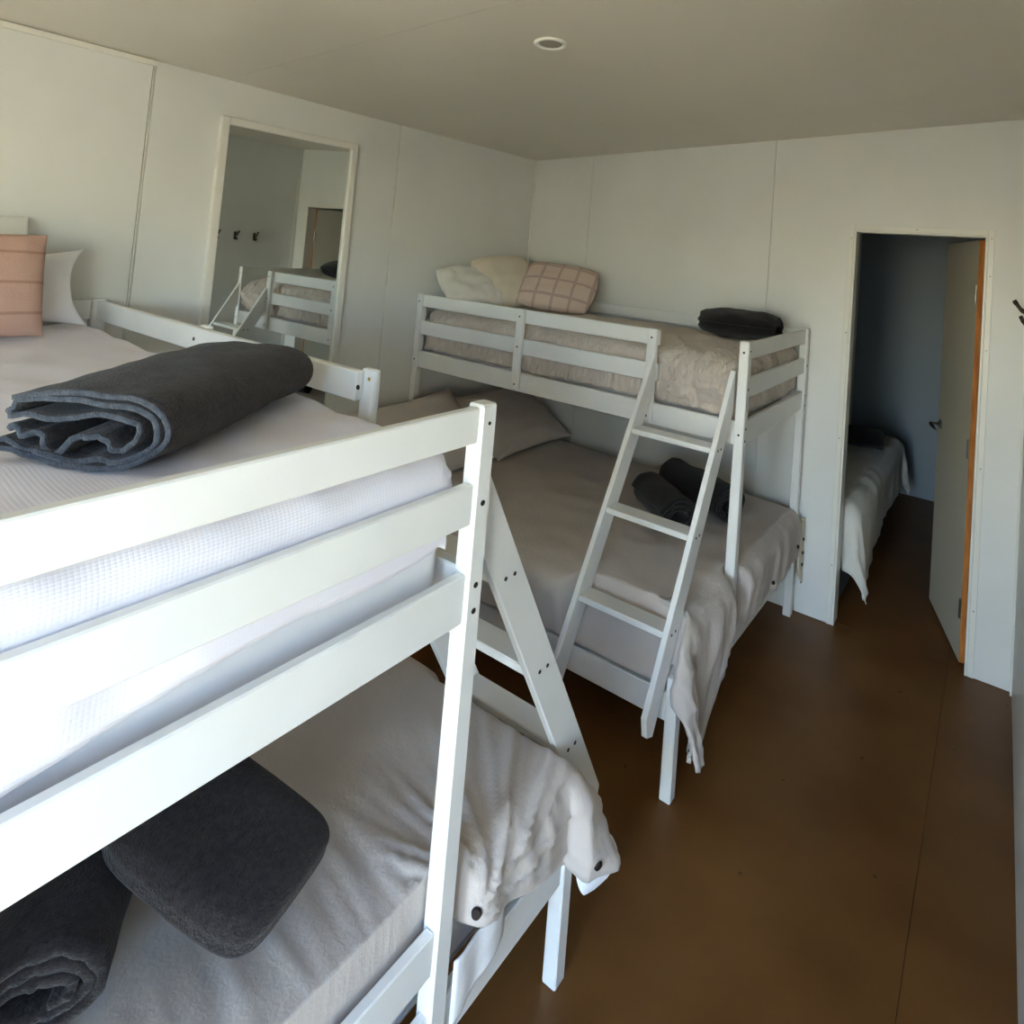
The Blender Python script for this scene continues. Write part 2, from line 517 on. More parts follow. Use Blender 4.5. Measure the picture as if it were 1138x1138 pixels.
def make_bunk(label, x0, y0, sy, dd, guards, foot_guard=True):
    """x0: head end; y0: back of the frame; sy: +1/-1 front direction; dd: how far the lower double stands out"""
    root = empty('bunk_bed', (x0, y0, 0.0))
    tag(root, label, 'bunk bed', 'white single over double bunk beds')
    wd = WU+dd
    Y = lambda v: sy*v
    def bx(name, lo, hi, m=M_BUNK, par=root, bev=0.003):
        return box(name, (lo[0], Y(lo[1]), lo[2]), (hi[0], Y(hi[1]), hi[2]), m, par, bev)
    def bolt(p, axis, par, r=0.006):
        d = {'x': (1, 0, 0), 'y': (0, sy, 0)}[axis]
        a = Vector((p[0], Y(p[1]), p[2]))
        return from_bm('bolt', cyl_bm(a-Vector(d)*0.001, a+Vector(d)*0.0015, r, r*0.9, 12), M_BOLT, par)
    # posts
    for xa in (0.0, BL-PW):
        for ya, zb in ((0.0, 0.0), (WU-PW, 0.27)):
            p = bx('post', (xa, ya, zb), (xa+PW, ya+PW, ZT), bev=0.004)
            if xa > 1:
                for z in (1.305, 1.145, 1.095):
                    bolt((xa+PW, ya+PW*0.5, z), 'x', p)
                bolt((xa+PW, ya+PW*0.5, 1.462), 'x', p, 0.004)
            if ya > 0.5:
                bolt((xa+PW*0.5, ya+PW, 1.455), 'y', p, 0.005)
                bolt((xa+PW*0.5, ya+PW, 1.12), 'y', p, 0.005)
        bx('leg', (xa, wd-PW, 0.0), (xa+PW, wd, 0.40), bev=0.004)
    # end rails
    for xa in (0.008, BL-0.008-RT):
        for z0, z1 in RZ:
            bx('end_rail', (xa, PW, z0), (xa+RT, WU-PW, z1))
        bx('lower_end_rail', (xa, PW, 0.25), (xa+RT, wd-PW, 0.345))
        if foot_guard or xa < 1:
            bx('lower_guard', (xa, PW, 0.42), (xa+RT, WU-PW, 0.50))
    # back long rails
    for z0, z1 in RZ:
        bx('side_rail', (PW, 0.008, z0), (BL-PW, 0.008+RT, z1))
    # front long rails
    yr0, yr1 = WU-0.008-RT, WU-0.008
    for k, (z0, z1) in enumerate(RZ):
        xe = BL-PW if k == 2 else 1.600
        bx('side_rail', (PW, yr0, z0), (xe, yr1, z1))
    for xa in guards:
        g = box('guard_post', (xa, Y(yr1+0.0002), 1.085), (xa+0.05, Y(yr1+0.022), 1.500), M_BUNK, root, 0.008, 2)
        for z in (1.46, 1.305, 1.115):
            from_bm('bolt', cyl_bm((xa+0.025, Y(yr1+0.0215), z), (xa+0.025, Y(yr1+0.0235), z), 0.005, 0.0045, 12), M_BOLT, g)
            from_bm('bolt', cyl_bm((xa+0.025, Y(yr0+0.0005), z), (xa+0.025, Y(yr0-0.0015), z), 0.006, 0.0055, 12), M_BOLT, g)
        from_bm('screw', cyl_bm((xa+0.034, Y(yr1-0.0005), 1.478), (xa+0.034, Y(yr1-0.002), 1.478), 0.005, 0.004, 10), M_BRASS, g) if xa > 1.58 else None
    # lower long rails
    bx('lower_side_rail', (PW, 0.008, 0.25), (BL-PW, 0.008+RT, 0.345))
    bx('lower_side_rail', (PW, wd-0.008-RT, 0.25), (BL-PW, wd-0.008, 0.345))
    # slats
    sl = None
    for k in range(11):
        xk = 0.10+k*0.172
        for (ya, yb, z, tagn) in ((0.031, WU-0.031, 1.085, 0), (0.031, wd-0.031, 0.262, 1)):
            bx('slat', (xk, ya, z), (xk+0.08, yb, z+0.018), M_RAW, bev=0)
    # ladder
    lad = empty('ladder', (0, 0, 0), 0, root)
    off = lambda z: WU+0.13+(1.10-z)*0.556
    dv = Vector((0.556, -1.0)).normalized()          # (outwards, up) going down
    nv = Vector((dv.y, -dv.x))
    hw = 0.043
    zt_, zb_ = 1.372, 0.268
    a = Vector((off(zt_), zt_)); b = Vector((off(zb_), zb_))
    # stringer outline in (y, z): top cut to the post line, bottom with a clipped corner
    pa, pb = a+nv*hw, a-nv*hw
    pc, pdn = b-nv*hw, b+nv*hw
    out = pa if pa.x > pb.x else pb
    inn = pb if pa.x > pb.x else pa
    outb = pc if pc.x > pdn.x else pdn
    innb = pdn if pc.x > pdn.x else pc
    yface = WU+0.016
    def at_y(p, y):                                    # slide along the stringer to y
        tt = (y-p.x)/dv.x
        return p+dv*tt
    tl = at_y(inn, yface)
    poly = [tl, Vector((yface, out.y)) if out.x > yface else tl, out, outb-dv*0.05, outb-dv*0.012-nv*0.0+Vector((-0.030, -0.014)), innb]
    # tidy outline: inner edge from tl to innb, outer edge from out to outb
    poly = [(tl.x, tl.y), (yface, 1.378), (out.x, 1.378) if out.x > yface+0.005 else (yface+0.005, 1.378), tuple(outb-dv*0.045), tuple((outb+innb)/2+dv*0.004), tuple(innb)]
    for xa in (1.578, 1.978-RT):
        st = from_bm('stringer', prism_bm([(sy*p[0], p[1]) for p in poly], 'x', xa, xa+RT, 0.002), M_BUNK, lad)
        for z in (1.085, 0.805, 0.530):
            c = Vector((off(z), z))
            for s in (-1, 1):
                q = c+Vector((s*0.015, 0.0))
                xf = xa+RT if xa > 1.7 else xa
                dx = 0.0015 if xa > 1.7 else -0.0015
                from_bm('bolt', cyl_bm((xf-dx*0.5, sy*q.x, q.y), (xf+dx, sy*q.x, q.y), 0.005, 0.0045, 10), M_BOLT, lad)
    for z in (1.085, 0.805, 0.530):
        c = off(z)
        box('step', (1.578+RT, sy*(c-0.038), z-0.011), (1.978-RT, sy*(c+0.038), z+0.011), M_BUNK, lad, 0.003)
    return root

FX0, FY0 = 0.0106, -0.037
NX0, NY0 = 0.0206, -2.485-WU
bunk_f = make_bunk('white bunk bed in the far corner with its ladder facing the camera', FX0, FY0, -1, 0.480, (0.775, 1.55), False)
bunk_n = make_bunk('white bunk bed nearest the camera, its foot rails across the foreground', NX0, NY0, 1, 0.430, (0.775, 1.585))

# ------------------------------------------------------------------ soft goods
def fbm(x, y, z=0.0, o=3):
    v, a = 0.0, 1.0
    for k in range(o):
        v += a*noise.noise(Vector((x, y, z)))
        x, y, z, a = x*2.03+7.1, y*2.03+3.7, z*2.03+1.3, a*0.5
    return v

def ridge(x, y, z=0.0):
    return 1.0-abs(noise.noise(Vector((x, y, z))))*2.0

def crease(x, y, z=0.0):
    v = max(0.0, 1.0-abs(noise.noise(Vector((x, y, z))))*2.6)
    return v*v

def valley(x, y, z=0.0):
    v = max(0.0, 1.0-abs(noise.noise(Vector((x, y, z))))*6.5)
    return v**1.5

def mattress(label, lo, hi, m, r=0.035):
    lo = [min(a, b) for a, b in zip(lo, hi)] if False else lo
    bm = box_bm(lo, hi, r, 4)
    o = from_bm('mattress', bm, m, None, True)
    tag(o, label, 'mattress', 'mattresses on the bunks')
    # piping along the top and bottom edge
    for k, z in enumerate((lo[2]+0.018, hi[2]-0.018)):
        e = 0.0
        rr = 0.03
        pts = []
        for cx, cy, a0 in ((hi[0]-rr, hi[1]-rr, 0), (lo[0]+rr, hi[1]-rr, 90), (lo[0]+rr, lo[1]+rr, 180), (hi[0]-rr, lo[1]+rr, 270)):
            for q in range(5):
                an = math.radians(a0+q*22.5)
                pts.append((cx+(rr+e)*math.cos(an), cy+(rr+e)*math.sin(an), z))
        pts.append(pts[0])
        from_bm('piping', tube_bm(pts, 0.004, 6), m, o, True)
    return o

def drape(name, x0, x1, y0, y1, z0, hang, r=0.05, flare=0.25, step=0.02, dome=0.0, disp=None, billow=0.0, thick=0.018, m=None, post=None):
    """cloth over a box top; hang: side -> length or function of the other coordinate (0..1)"""
    def hv(k, f):
        h = hang.get(k, 0.0)
        return h(f) if callable(h) else h
    nx = int((x1-x0)/step); ny = int((y1-y0)/step)
    NH = 16
    def axis(n, lo, hi, has_lo, has_hi):
        out = []
        if has_lo:
            out += [(-1, f/NH) for f in range(NH, 0, -1)]
        out += [(0, i/n) for i in range(n+1)]
        if has_hi:
            out += [(1, f/NH) for f in range(1, NH+1)]
        return out
    ax = axis(nx, x0, x1, 'x0' in hang, 'x1' in hang)
    ay = axis(ny, y0, y1, 'y0' in hang, 'y1' in hang)
    def over(v, a, b, la, lb):
        if lb and v > b-r: return v-(b-r), 1
        if la and v < a+r: return (a+r)-v, -1
        return 0.0, 0
    def curl(q):
        return (r*math.sin(q/r), r*(1-math.cos(q/r))) if q < r*math.pi/2 else (r, r+q-r*math.pi/2)
    P, I = [], []
    for sx, fx in ax:
        row, inf = [], []
        for sy_, fy in ay:
            gx = fx if sx == 0 else (0.0 if sx < 0 else 1.0)
            gy = fy if sy_ == 0 else (0.0 if sy_ < 0 else 1.0)
            s = x0+(x1-x0)*fx if sx == 0 else (x0-fx*hv('x0', gy) if sx < 0 else x1+fx*hv('x1', gy))
            t = y0+(y1-y0)*fy if sy_ == 0 else (y0-fy*hv('y0', gx) if sy_ < 0 else y1+fy*hv('y1', gx))
            ex, qx = over(s, x0, x1, 'x0' in hang, 'x1' in hang)
            ey, qy = over(t, y0, y1, 'y0' in hang, 'y1' in hang)
            rho = (ex**3+ey**3)**(1/3.0)
            rad, D = curl(rho)
            if D > 0.02:
                rad += billow*min(1.0, (D-0.02)/0.1)
            ph = math.atan2(ey, ex) if rho > 0 else 0.0
            if ex > 0 and ey > 0:
                rad += flare*max(0.0, D-0.02)*math.sin(2*ph)
            bx_ = s if qx == 0 else (x1-r if qx > 0 else x0+r)
            by_ = t if qy == 0 else (y1-r if qy > 0 else y0+r)
            px = bx_+qx*rad*math.cos(ph)
            py = by_+qy*rad*math.sin(ph)
            cxn = (gx*2-1); cyn = (gy*2-1)
            z = z0-D+dome*(1-abs(cxn)**4)*(1-abs(cyn)**4)
            dx = D*math.cos(ph); dy = D*math.sin(ph)
            row.append(Vector((px, py, z)))
            inf.append((s, t, dx, dy, qx, qy))
        P.append(row); I.append(inf)
    A, B = len(ax), len(ay)
    if disp:
        N = []
        for i in range(A):
            nr = []
            for j in range(B):
                du = P[min(i+1, A-1)][j]-P[max(i-1, 0)][j]
                dv_ = P[i][min(j+1, B-1)]-P[i][max(j-1, 0)]
                n = du.cross(dv_)
                if n.length < 1e-9:
                    n = Vector((0, 0, 1))
                nr.append(n.normalized())
            N.append(nr)
        for i in range(A):
            for j in range(B):
                P[i][j] = P[i][j]+N[i][j]*disp(*I[i][j])
    if post:
        for i in range(A):
            for j in range(B):
                P[i][j] = post(P[i][j], *I[i][j])
    me = bpy.data.meshes.new(name)
    verts = [p for row in P for p in row]
    faces = [(i*B+j, (i+1)*B+j, (i+1)*B+j+1, i*B+j+1) for i in range(A-1) for j in range(B-1)]
    me.from_pydata([tuple(v) for v in verts], [], faces)
    o = link(name, me, m, None, True)
    md = o.modifiers.new('thickness', 'SOLIDIFY')
    md.thickness = thick
    md.offset = -1.0
    return o

def pillow(name, w, h, t, m, seed=0, n=26, ears=0.05, wrk=0.006, soft=2.4, rnd=0.0):
    """pillow in its local XY plane, thickness along Z"""
    def shape(u, v, s):
        px = w/2*u*(1-ears*1.4*(1-v*v)*abs(u)**3)
        py = h/2*v*(1-ears*1.4*(1-u*u)*abs(v)**3)
        k = 1-rnd*(u*u*v*v)
        px *= k; py *= k
        th = ((1-abs(u)**soft)*(1-abs(v)**soft))
        th = max(0.0, th)**0.55
        edge = (abs(u)*abs(v))
        wr = wrk*(ridge(u*3+seed, v*3-seed, s)*0.5+fbm(u*2.2+seed*3.1, v*2.2, s*2.0))*min(1, th*2)
        return Vector((px, py, s*(t/2*th)+s*wr))
    vs, fs = [], []
    idx = {}
    for s in (1, -1):
        for i in range(n+1):
            for j in range(n+1):
                rim = i in (0, n) or j in (0, n)
                if s == -1 and rim:
                    idx[(s, i, j)] = idx[(1, i, j)]
                    continue
                idx[(s, i, j)] = len(vs)
                u = math.sin((i/n*2-1)*math.pi/2); v = math.sin((j/n*2-1)*math.pi/2)
                vs.append(shape(u, v, s))
    for s in (1, -1):
        for i in range(n):
            for j in range(n):
                q = (idx[(s, i, j)], idx[(s, i+1, j)], idx[(s, i+1, j+1)], idx[(s, i, j+1)])
                fs.append(q if s == 1 else q[::-1])
    me = bpy.data.meshes.new(name)
    me.from_pydata([tuple(v) for v in vs], [], fs)
    o = link(name, me, m, None, True)
    return o

def place(o, loc, xdir, zdir):
    """local x along xdir, local z (thickness) along zdir"""
    z = Vector(zdir).normalized()
    x = Vector(xdir); x = (x-z*x.dot(z)).normalized()
    y = z.cross(x)
    Mx = Matrix((x, y, z)).transposed().to_4x4()
    Mx.translation = Vector(loc)
    o.matrix_world = Mx
    return o

def strip_towel(name, path, thick, length, mats, seg=18, seed=0, jit=0.004, endjit=0.006, lump=0.004, squash=None):
    """a folded or rolled cloth: path is the centre line in (x, z), extruded along y"""
    n = len(path)
    pts = [Vector(p) for p in path]
    nor = []
    for i in range(n):
        d = pts[min(i+1, n-1)]-pts[max(i-1, 0)]
        d = d.normalized() if d.length > 1e-9 else Vector((1, 0))
        nor.append(Vector((-d.y, d.x)))
    vs, fs, mi = [], [], []
    for k in range(seg+1):
        f = k/seg
        for side in (1, -1):
            for i in range(n):
                q = pts[i]+nor[i]*side*thick/2
                ny = (f-0.5)*length
                e = 1.0-min(1.0, min(f, 1-f)*seg/2.0)
                ny += math.copysign(endjit*noise.noise(Vector((i*0.21, seed, 3.3))), f-0.5)*e*2
                dd = lump*noise.noise(Vector((q.x*9+seed, ny*7, q.y*9)))+jit*noise.noise(Vector((q.x*24, ny*20+seed, q.y*24)))
                sc = 1.0
                if squash:
                    sc = squash(f)
                q2 = q*sc
                L2 = q2.length
                if L2 > 1e-6:
                    q2 = q2+q2/L2*dd
                vs.append((q2.x, ny, q2.y))
    R = 2*n
    for k in range(seg):
        for i in range(n-1):
            a = k*R+i; b = (k+1)*R+i
            fs.append((a, a+1, b+1, b)); mi.append(0)
            a += n; b += n
            fs.append((a+1, a, b, b+1)); mi.append(0)
        for i, fl in ((0, 0), (n-1, 1)):
            a = k*R+i; b = (k+1)*R+i
            fs.append((a, b, b+n, a+n) if fl == 0 else (b, a, a+n, b+n)); mi.append(1 if len(mats) > 1 else 0)
    for k in (0, seg):
        for i in range(n-1):
            a = k*R+i
            fs.append((a, a+1, a+1+n, a+n) if k else (a+1, a, a+n, a+1+n)); mi.append(1 if len(mats) > 1 else 0)
    zmin = min(v[2] for v in vs)
    vs = [(v[0], v[1], v[2]-zmin) for v in vs]
    me = bpy.data.meshes.new(name)
    me.from_pydata(vs, [], fs)
    o = link(name, me, mats, None, True)
    me.polygons.foreach_set('material_index', mi)
    return o

def roll_path(w, h, turns, pitch, tail=0.0, wob=0.0, seed=0, n=150, start=0.0):
    out = []
    R1 = 1.0
    th1 = turns*2*math.pi
    for i in range(n+1):
        th = th1*i/n
        k = (turns*2*math.pi-th)/(2*math.pi)
        rx = max(0.004, w/2-k*pitch); rz = max(0.003, h/2-k*pitch)
        a = start-th
        wv = 1+wob*noise.noise(Vector((th*0.9, seed, 0.5)))*(1-i/n)
        out.append((rx*math.cos(a)*wv, rz*math.sin(a)*wv))
    if tail:
        x, z = out[-1]
        for q in range(1, 8):
            out.append((x-tail*q/7, z+0.006*math.sin(q*1.5)-0.002*q))
    return out

def fold_path(w, layers, gap, wob=0.0, seed=0):
    """serpentine of flat layers, one above the other"""
    out = []
    for k in range(layers):
        xs_ = [(-w/2+w*i/16) for i in range(17)]
        if k % 2:
            xs_.reverse()
        sgn = 1 if k % 2 == 0 else -1
        for i, x in enumerate(xs_):
            out.append((x+0.006*noise.noise(Vector((k*2.1, seed, i*0.1))), k*gap+wob*noise.noise(Vector((x*9, k*3.3+seed, 0)))))
        if k < layers-1:
            for q in range(1, 6):
                an = -math.pi/2+math.pi*q/6
                out.append((sgn*(w/2+gap*0.5*math.cos(an)), k*gap+gap/2+gap/2*math.sin(an)))
    return out

# ---- mattresses
FXa, FXb = FX0+0.046, FX0+BL-0.046
NXa, NXb = NX0+0.046, NX0+BL-0.046
FU0, FU1 = FY0-WU+0.036, FY0-0.036
NU0, NU1 = NY0+0.036, NY0+WU-0.036
FL0, FL1 = FY0-WU-0.480+0.036, FY0-0.036
NL0, NL1 = NY0+0.036, NY0+WU+0.430-0.036
mattress('white mattress on the upper far bunk, under the beige duvet', (FXa, FU0+0.066, 1.104), (FXb-0.064, FU1-0.004, 1.27), M_TICK)
mattress('white mattress on the upper near bunk, sheet showing between the foot rails', (NXa, NU0+0.004, 1.104), (NXb-0.026, NU1-0.014, 1.285), M_SHEET)
mattress('white double mattress on the lower far bunk', (FXa, FL0+0.105, 0.281), (FXb-0.04, FL1-0.012, 0.47), M_TICK)
mattress('white double mattress on the lower near bunk, showing at its foot', (NXa, NL0+0.004, 0.281), (NXb-0.030, NL1-0.035, 0.48), M_SHEET)

# ---- far upper duvet: gathered along the front and the foot
def d_far_up(s, t, dx, dy, qx, qy):
    top = 0.010*fbm(s*2.3, t*3.1, 1.0)+0.005*ridge(s*3, t*9, 2.0)
    g = 0.0
    if dy > 0:
        k = min(1, dy/0.04)
        g += (0.011*crease(s*11+dy*4, dy*6, 5.0)+0.008*crease(s*27, dy*9+s*2, 1.0)+0.007*noise.noise(Vector((s*8, dy*14, 2.0)))-0.011*valley(s*17, dy*3.5+s, 4.0))*k
    if dx > 0:
        k = min(1, dx/0.04)
        g += (0.011*crease(t*11+dx*4, dx*6, 9.0)+0.008*crease(t*27, dx*9+t*2, 3.0)+0.007*noise.noise(Vector((t*8, dx*14, 2.0)))-0.011*valley(t*17, dx*3.5+t, 8.0))*k
    # creases running to one pinched point in the ladder gap
    cx_, cz_ = 1.79, 0.155
    if 1.5 < s < 2.05 and t < FU0+0.5:
        arc = (dy+0.02) if dy > 0 else -(t-(FU0+0.06))
        u_, v_ = s-cx_, arc-cz_
        rr_ = math.hypot(u_, v_)
        an = math.atan2(v_, u_)
        up = max(0.0, min(1.0, 0.5-v_*4))
        g += 0.050*crease(an*3.6+0.3, rr_*0.8, 11.0)*min(1, rr_/0.05)*math.exp(-rr_*3.0)*up
        g -= 0.024*math.exp(-(rr_/0.03)**2)+0.024*valley(an*3.3+1.7, rr_*0.7, 3.0)*min(1, rr_/0.04)*math.exp(-rr_*2.5)*up
    return top+g
def p_far_up(p, s, t, dx, dy, qx, qy):
    if qy < 0 and dy > 0:
        f = max(0.0, min(1.0, (p.x-1.63)/0.10))*max(0.0, min(1.0, (1.985-p.x)/0.06))
        p.y -= 0.050*f*math.sin(min(1.0, dy/0.20)*math.pi)
        lim = FU0-0.003-0.075*f
        if p.y < lim: p.y = lim+(p.y-lim)*0.08
    if p.x > FXb+0.012: p.x = FXb+0.012+(p.x-FXb-0.012)*0.1
    return p
o = drape('duvet', FXa+0.01, FXb-0.012, FU0+0.024, FU1-0.006, 1.402, {'x1': 0.198, 'y0': 0.198}, r=0.06, flare=0.02, step=0.011, dome=0.030, disp=d_far_up, billow=0.008, thick=0.016, m=M_BEIGE, post=p_far_up)
tag(o, 'crumpled beige duvet on the upper far bunk, bulging by the ladder', 'duvet', 'duvets on the bunks')
duv_fu = o

# ---- near upper duvet: white waffle cover
def d_near_up(s, t, dx, dy, qx, qy):
    top = 0.012*fbm(s*2.0, t*2.6, 4.0)+0.006*ridge(s*5+t*2, t*2.5, 1.0)+0.004*ridge(s*3-t*6, t*5, 7.0)
    if dx > 0:
        k = min(1, dx/0.05)
        top += 0.006*noise.noise(Vector((t*7, dx*5, 2.0)))*k+0.005*ridge(t*6+dx*9, dx*4, 8.0)*k
        k2 = max(0.0, (t-(NU1-0.26))/0.26)
        top += k2*0.008*ridge(t*20+dx*22, dx*6, 3.0)
    return top
def p_near_up(p, s, t, dx, dy, qx, qy):
    lim = NXb+0.011
    if p.x > lim: p.x = lim+(p.x-lim)*0.08
    return p
def near_hem(f):
    return 0.215-0.065*f+0.010*math.sin(f*9)
o = drape('duvet', NXa+0.01, NXb+0.002, NU0+0.018, NU1-0.030, 1.408, {'x1': near_hem, 'y1': 0.07, 'y0': 0.07}, r=0.045, flare=0.0, step=0.013, dome=0.016, disp=d_near_up, billow=0.003, thick=0.010, m=M_WAFFLE, post=p_near_up)
tag(o, 'white waffle duvet on the upper near bunk behind the foot rails', 'duvet', 'duvets on the bunks')
duv_nu = o

def dent(p, yc, xin, zlow=0.30):
    """keep the cloth on the inner side of a post"""
    if p.x > xin and p.z > zlow-0.05:
        w = max(0.0, min(1.0, (abs(p.y-yc)-0.030)/0.055))
        w = w*w*(3-2*w)
        w = max(w, max(0.0, min(1.0, (zlow-p.z)/0.05)))
        p.x = xin+(p.x-xin)*w
    return p

def by_ladder(p, x0, y0, sy):
    """keep the cloth behind the ladder that leans against the bed"""
    if p.z > 0.30:
        v = (p.y-y0)*sy
        lim = WU+0.13+(1.10-p.z)*0.556-0.066
        xl = p.x-x0
        k = max(0.0, min(1.0, (xl-1.50)/0.06))*max(0.0, min(1.0, (2.035-xl)/0.05))
        k = k*k*(3-2*k)
        if v > lim:
            p.y = y0+sy*(v+(lim-v)*k)
    return p

# ---- far lower duvet
WDF = WU+0.480
def d_far_lo(s, t, dx, dy, qx, qy):
    v = 0.018*fbm(s*1.6, t*1.9, 8.0)+0.006*ridge(s*2.4, t*4.0, 6.0)
    if dy > 0:
        v += (0.012*crease(s*6+dy*4, dy*3, 1.0)+0.006*crease(s*15, dy*5, 3.0))*min(1, dy/0.06)
    if dx > 0:
        v += (0.016*crease(t*6+dx*3, dx*2, 4.0)+0.009*crease(t*15+dx*6, dx*4, 7.0))*min(1, dx/0.06)
    # soft pulls across the foot half
    kf = min(1.0, max(0.0, (s-0.9)/0.8))
    v += kf*0.008*crease(t*3.2+s*1.5, s*2.6-t, 9.0)
    return v
def p_far_lo(p, s, t, dx, dy, qx, qy):
    p = by_ladder(p, FX0, FY0, -1)
    return dent(p, FY0-WU+PW/2, FX0+BL-PW-0.006)
o = drape('duvet', FXa+0.005, FX0+BL+0.014, FY0-WDF-0.004, FY0-PW-0.012, 0.560, {'x1': lambda f: 0.19+0.24*math.exp(-((f-0.07)/0.11)**2), 'y0': lambda f: 0.175}, r=0.055, flare=0.22, step=0.018, dome=0.03, disp=d_far_lo, billow=0.006, thick=0.016, m=M_TAUPE, post=p_far_lo)
tag(o, 'taupe duvet on the lower far bunk hanging over its foot end', 'duvet', 'duvets on the bunks')
duv_fl = o

# ---- near lower duvet
WDN = WU+0.430
def d_near_lo(s, t, dx, dy, qx, qy):
    v = 0.018*fbm(s*1.5, t*1.8, 12.0)+0.003*ridge(s*3, t*3, 2.0)
    foot = min(1.0, max(0.0, (s-1.62)/0.36))
    yp = NY0+WU
    if t > yp-0.06:
        # long creases fanning down to the foot corner
        sc, tc = 2.14, yp+0.03
        rr_ = math.hypot(s-sc, t-tc)
        an = math.atan2(t-tc, sc-s)
        v += foot*min(1.0, rr_/0.10)*math.exp(-rr_*0.9)*(0.015*crease(an*3.1+0.4, rr_*0.8, 6.0)+0.008*crease(an*7.0, rr_*1.0, 9.0)-0.012*valley(an*4.5+2.0, rr_*0.7, 2.0))
    else:
        # short gathers against the guard rail
        k = min(1.0, max(0.0, (s-1.72)/0.20))
        v += k*(0.006*crease(t*12+s*3, s*1.2, 5.0)+0.005*crease(t*26+s*3, s*1.8, 2.0))
    if dx > 0:
        v += (0.010*ridge(t*10, dx*2.0, 4.0))*min(1, dx/0.06)
    if dy > 0:
        v += 0.010*ridge(s*8, dy*2.0, 5.0)*min(1, dy/0.06)
    return v
def p_near_lo(p, s, t, dx, dy, qx, qy):
    yp = NY0+WU
    xin = NX0+BL-PW-0.006
    if p.y < yp and p.x > xin:
        p.x = xin+(p.x-xin)*0.05
    p = by_ladder(p, NX0, NY0, 1)
    return dent(p, yp-PW/2, xin, 0.28)
o = drape('duvet', NXa+0.005, NX0+BL+0.016, NL0+0.004, NY0+WDN-0.016, 0.560, {'x1': lambda f: 0.060+0.150*max(0, (f-0.66)/0.34), 'y1': lambda f: 0.085+0.045*max(0, (f-0.86)/0.14)}, r=0.06, flare=0.42, step=0.010, dome=0.03, disp=d_near_lo, billow=0.004, thick=0.016, m=M_TAUPE, post=p_near_lo)
tag(o, 'taupe duvet with dark buttons on the lower near bunk', 'duvet', 'duvets on the bunks')
duv_nl = o

# ---- letting things come to rest on what lies under them
from mathutils.bvhtree import BVHTree
def settle(o, supports, gap=0.002, most=0.35):
    bpy.context.view_layer.update()
    dgx = bpy.context.evaluated_depsgraph_get()
    trees = []
    for q in supports:
        ev = q.evaluated_get(dgx)
        me = ev.to_mesh()
        mw = q.matrix_world
        trees.append(BVHTree.FromPolygons([mw @ v.co for v in me.vertices], [tuple(p.vertices) for p in me.polygons]))
        ev.to_mesh_clear()
    best = None
    mw = o.matrix_world
    for v in o.data.vertices:
        w = mw @ v.co
        for tr in trees:
            loc, nrm, i, d = tr.ray_cast(Vector((w.x, w.y, w.z+most)), Vector((0, 0, -1)))
            if loc is not None:
                g = w.z-loc.z
                best = g if best is None else min(best, g)
    if best is not None:
        m2 = o.matrix_world.copy()
        m2.translation.z += gap-best
        o.matrix_world = m2
    return o

def slab_towel(name, w, l, t, m, seed=0, n=22):
    """soft folded towel: rounded slab with a fold groove around its edge"""
    vs, fs = [], []
    def sp(c, e):
        return math.copysign(abs(c)**e, c)
    nu, nv = 56, 20
    for j in range(nv+1):
        la = -math.pi/2+math.pi*j/nv
        for i in range(nu):
            lo = 2*math.pi*i/nu
            ca, sa = sp(math.cos(la), 0.35), sp(math.sin(la), 0.75)
            x = w/2*ca*sp(math.cos(lo), 0.38); y = l/2*ca*sp(math.sin(lo), 0.38); z = t/2*sa
            g = 1-0.035*math.exp(-(sa/0.12)**2)
            x *= g; y *= g
            k = 0.006*fbm(x*7+seed, y*7, z*9+seed, 2)
            z += k+0.10*t*noise.noise(Vector((x*6+seed, y*6, 0.3)))
            vs.append((x+k, y+k, z))
    for j in range(nv):
        for i in range(nu):
            fs.append((j*nu+i, j*nu+(i+1) % nu, (j+1)*nu+(i+1) % nu, (j+1)*nu+i))
    me = bpy.data.meshes.new(name)
    me.from_pydata(vs, [], fs)
    return link(name, me, m, None, True)

# ---- pillows on the near upper bunk
def pil(label, size, loc, xdir, zdir, m, seed, grp, cat='pillow', name='pillow', ears=0.05, wrk=0.006, rnd=0.0):
    o = pillow(name, size[0], size[1], size[2], m, seed, ears=ears, wrk=wrk, rnd=rnd)
    place(o, loc, xdir, zdir)
    tag(o, label, cat, grp)
    return o
G1 = 'pillows at the head of the upper near bunk'
settle(pil('grey white pillow propped at the back against the wall above the pink cushion', (0.50, 0.36, 0.10), (0.11, -2.985, 1.60), (0, 1, 0.02), (1, 0, 0.16), M_GREYW, 1, G1, ears=0.0), [duv_nu])
settle(pil('plain white pillow standing beside the pink cushion', (0.46, 0.27, 0.11), (0.235, -2.83, 1.54), (0, 1, 0.04), (1, 0.1, 0.30), M_SHEET, 2, G1, ears=0.16), [duv_nu])
settle(pil('dusty pink square cushion with woven bands at the head of the near bunk', (0.40, 0.31, 0.12), (0.41, -2.965, 1.57), (0, 1, 0), (1, 0.0, 0.20), M_PINK, 3, G1, 'cushion', 'cushion', ears=0.02, wrk=0.006), [duv_nu])

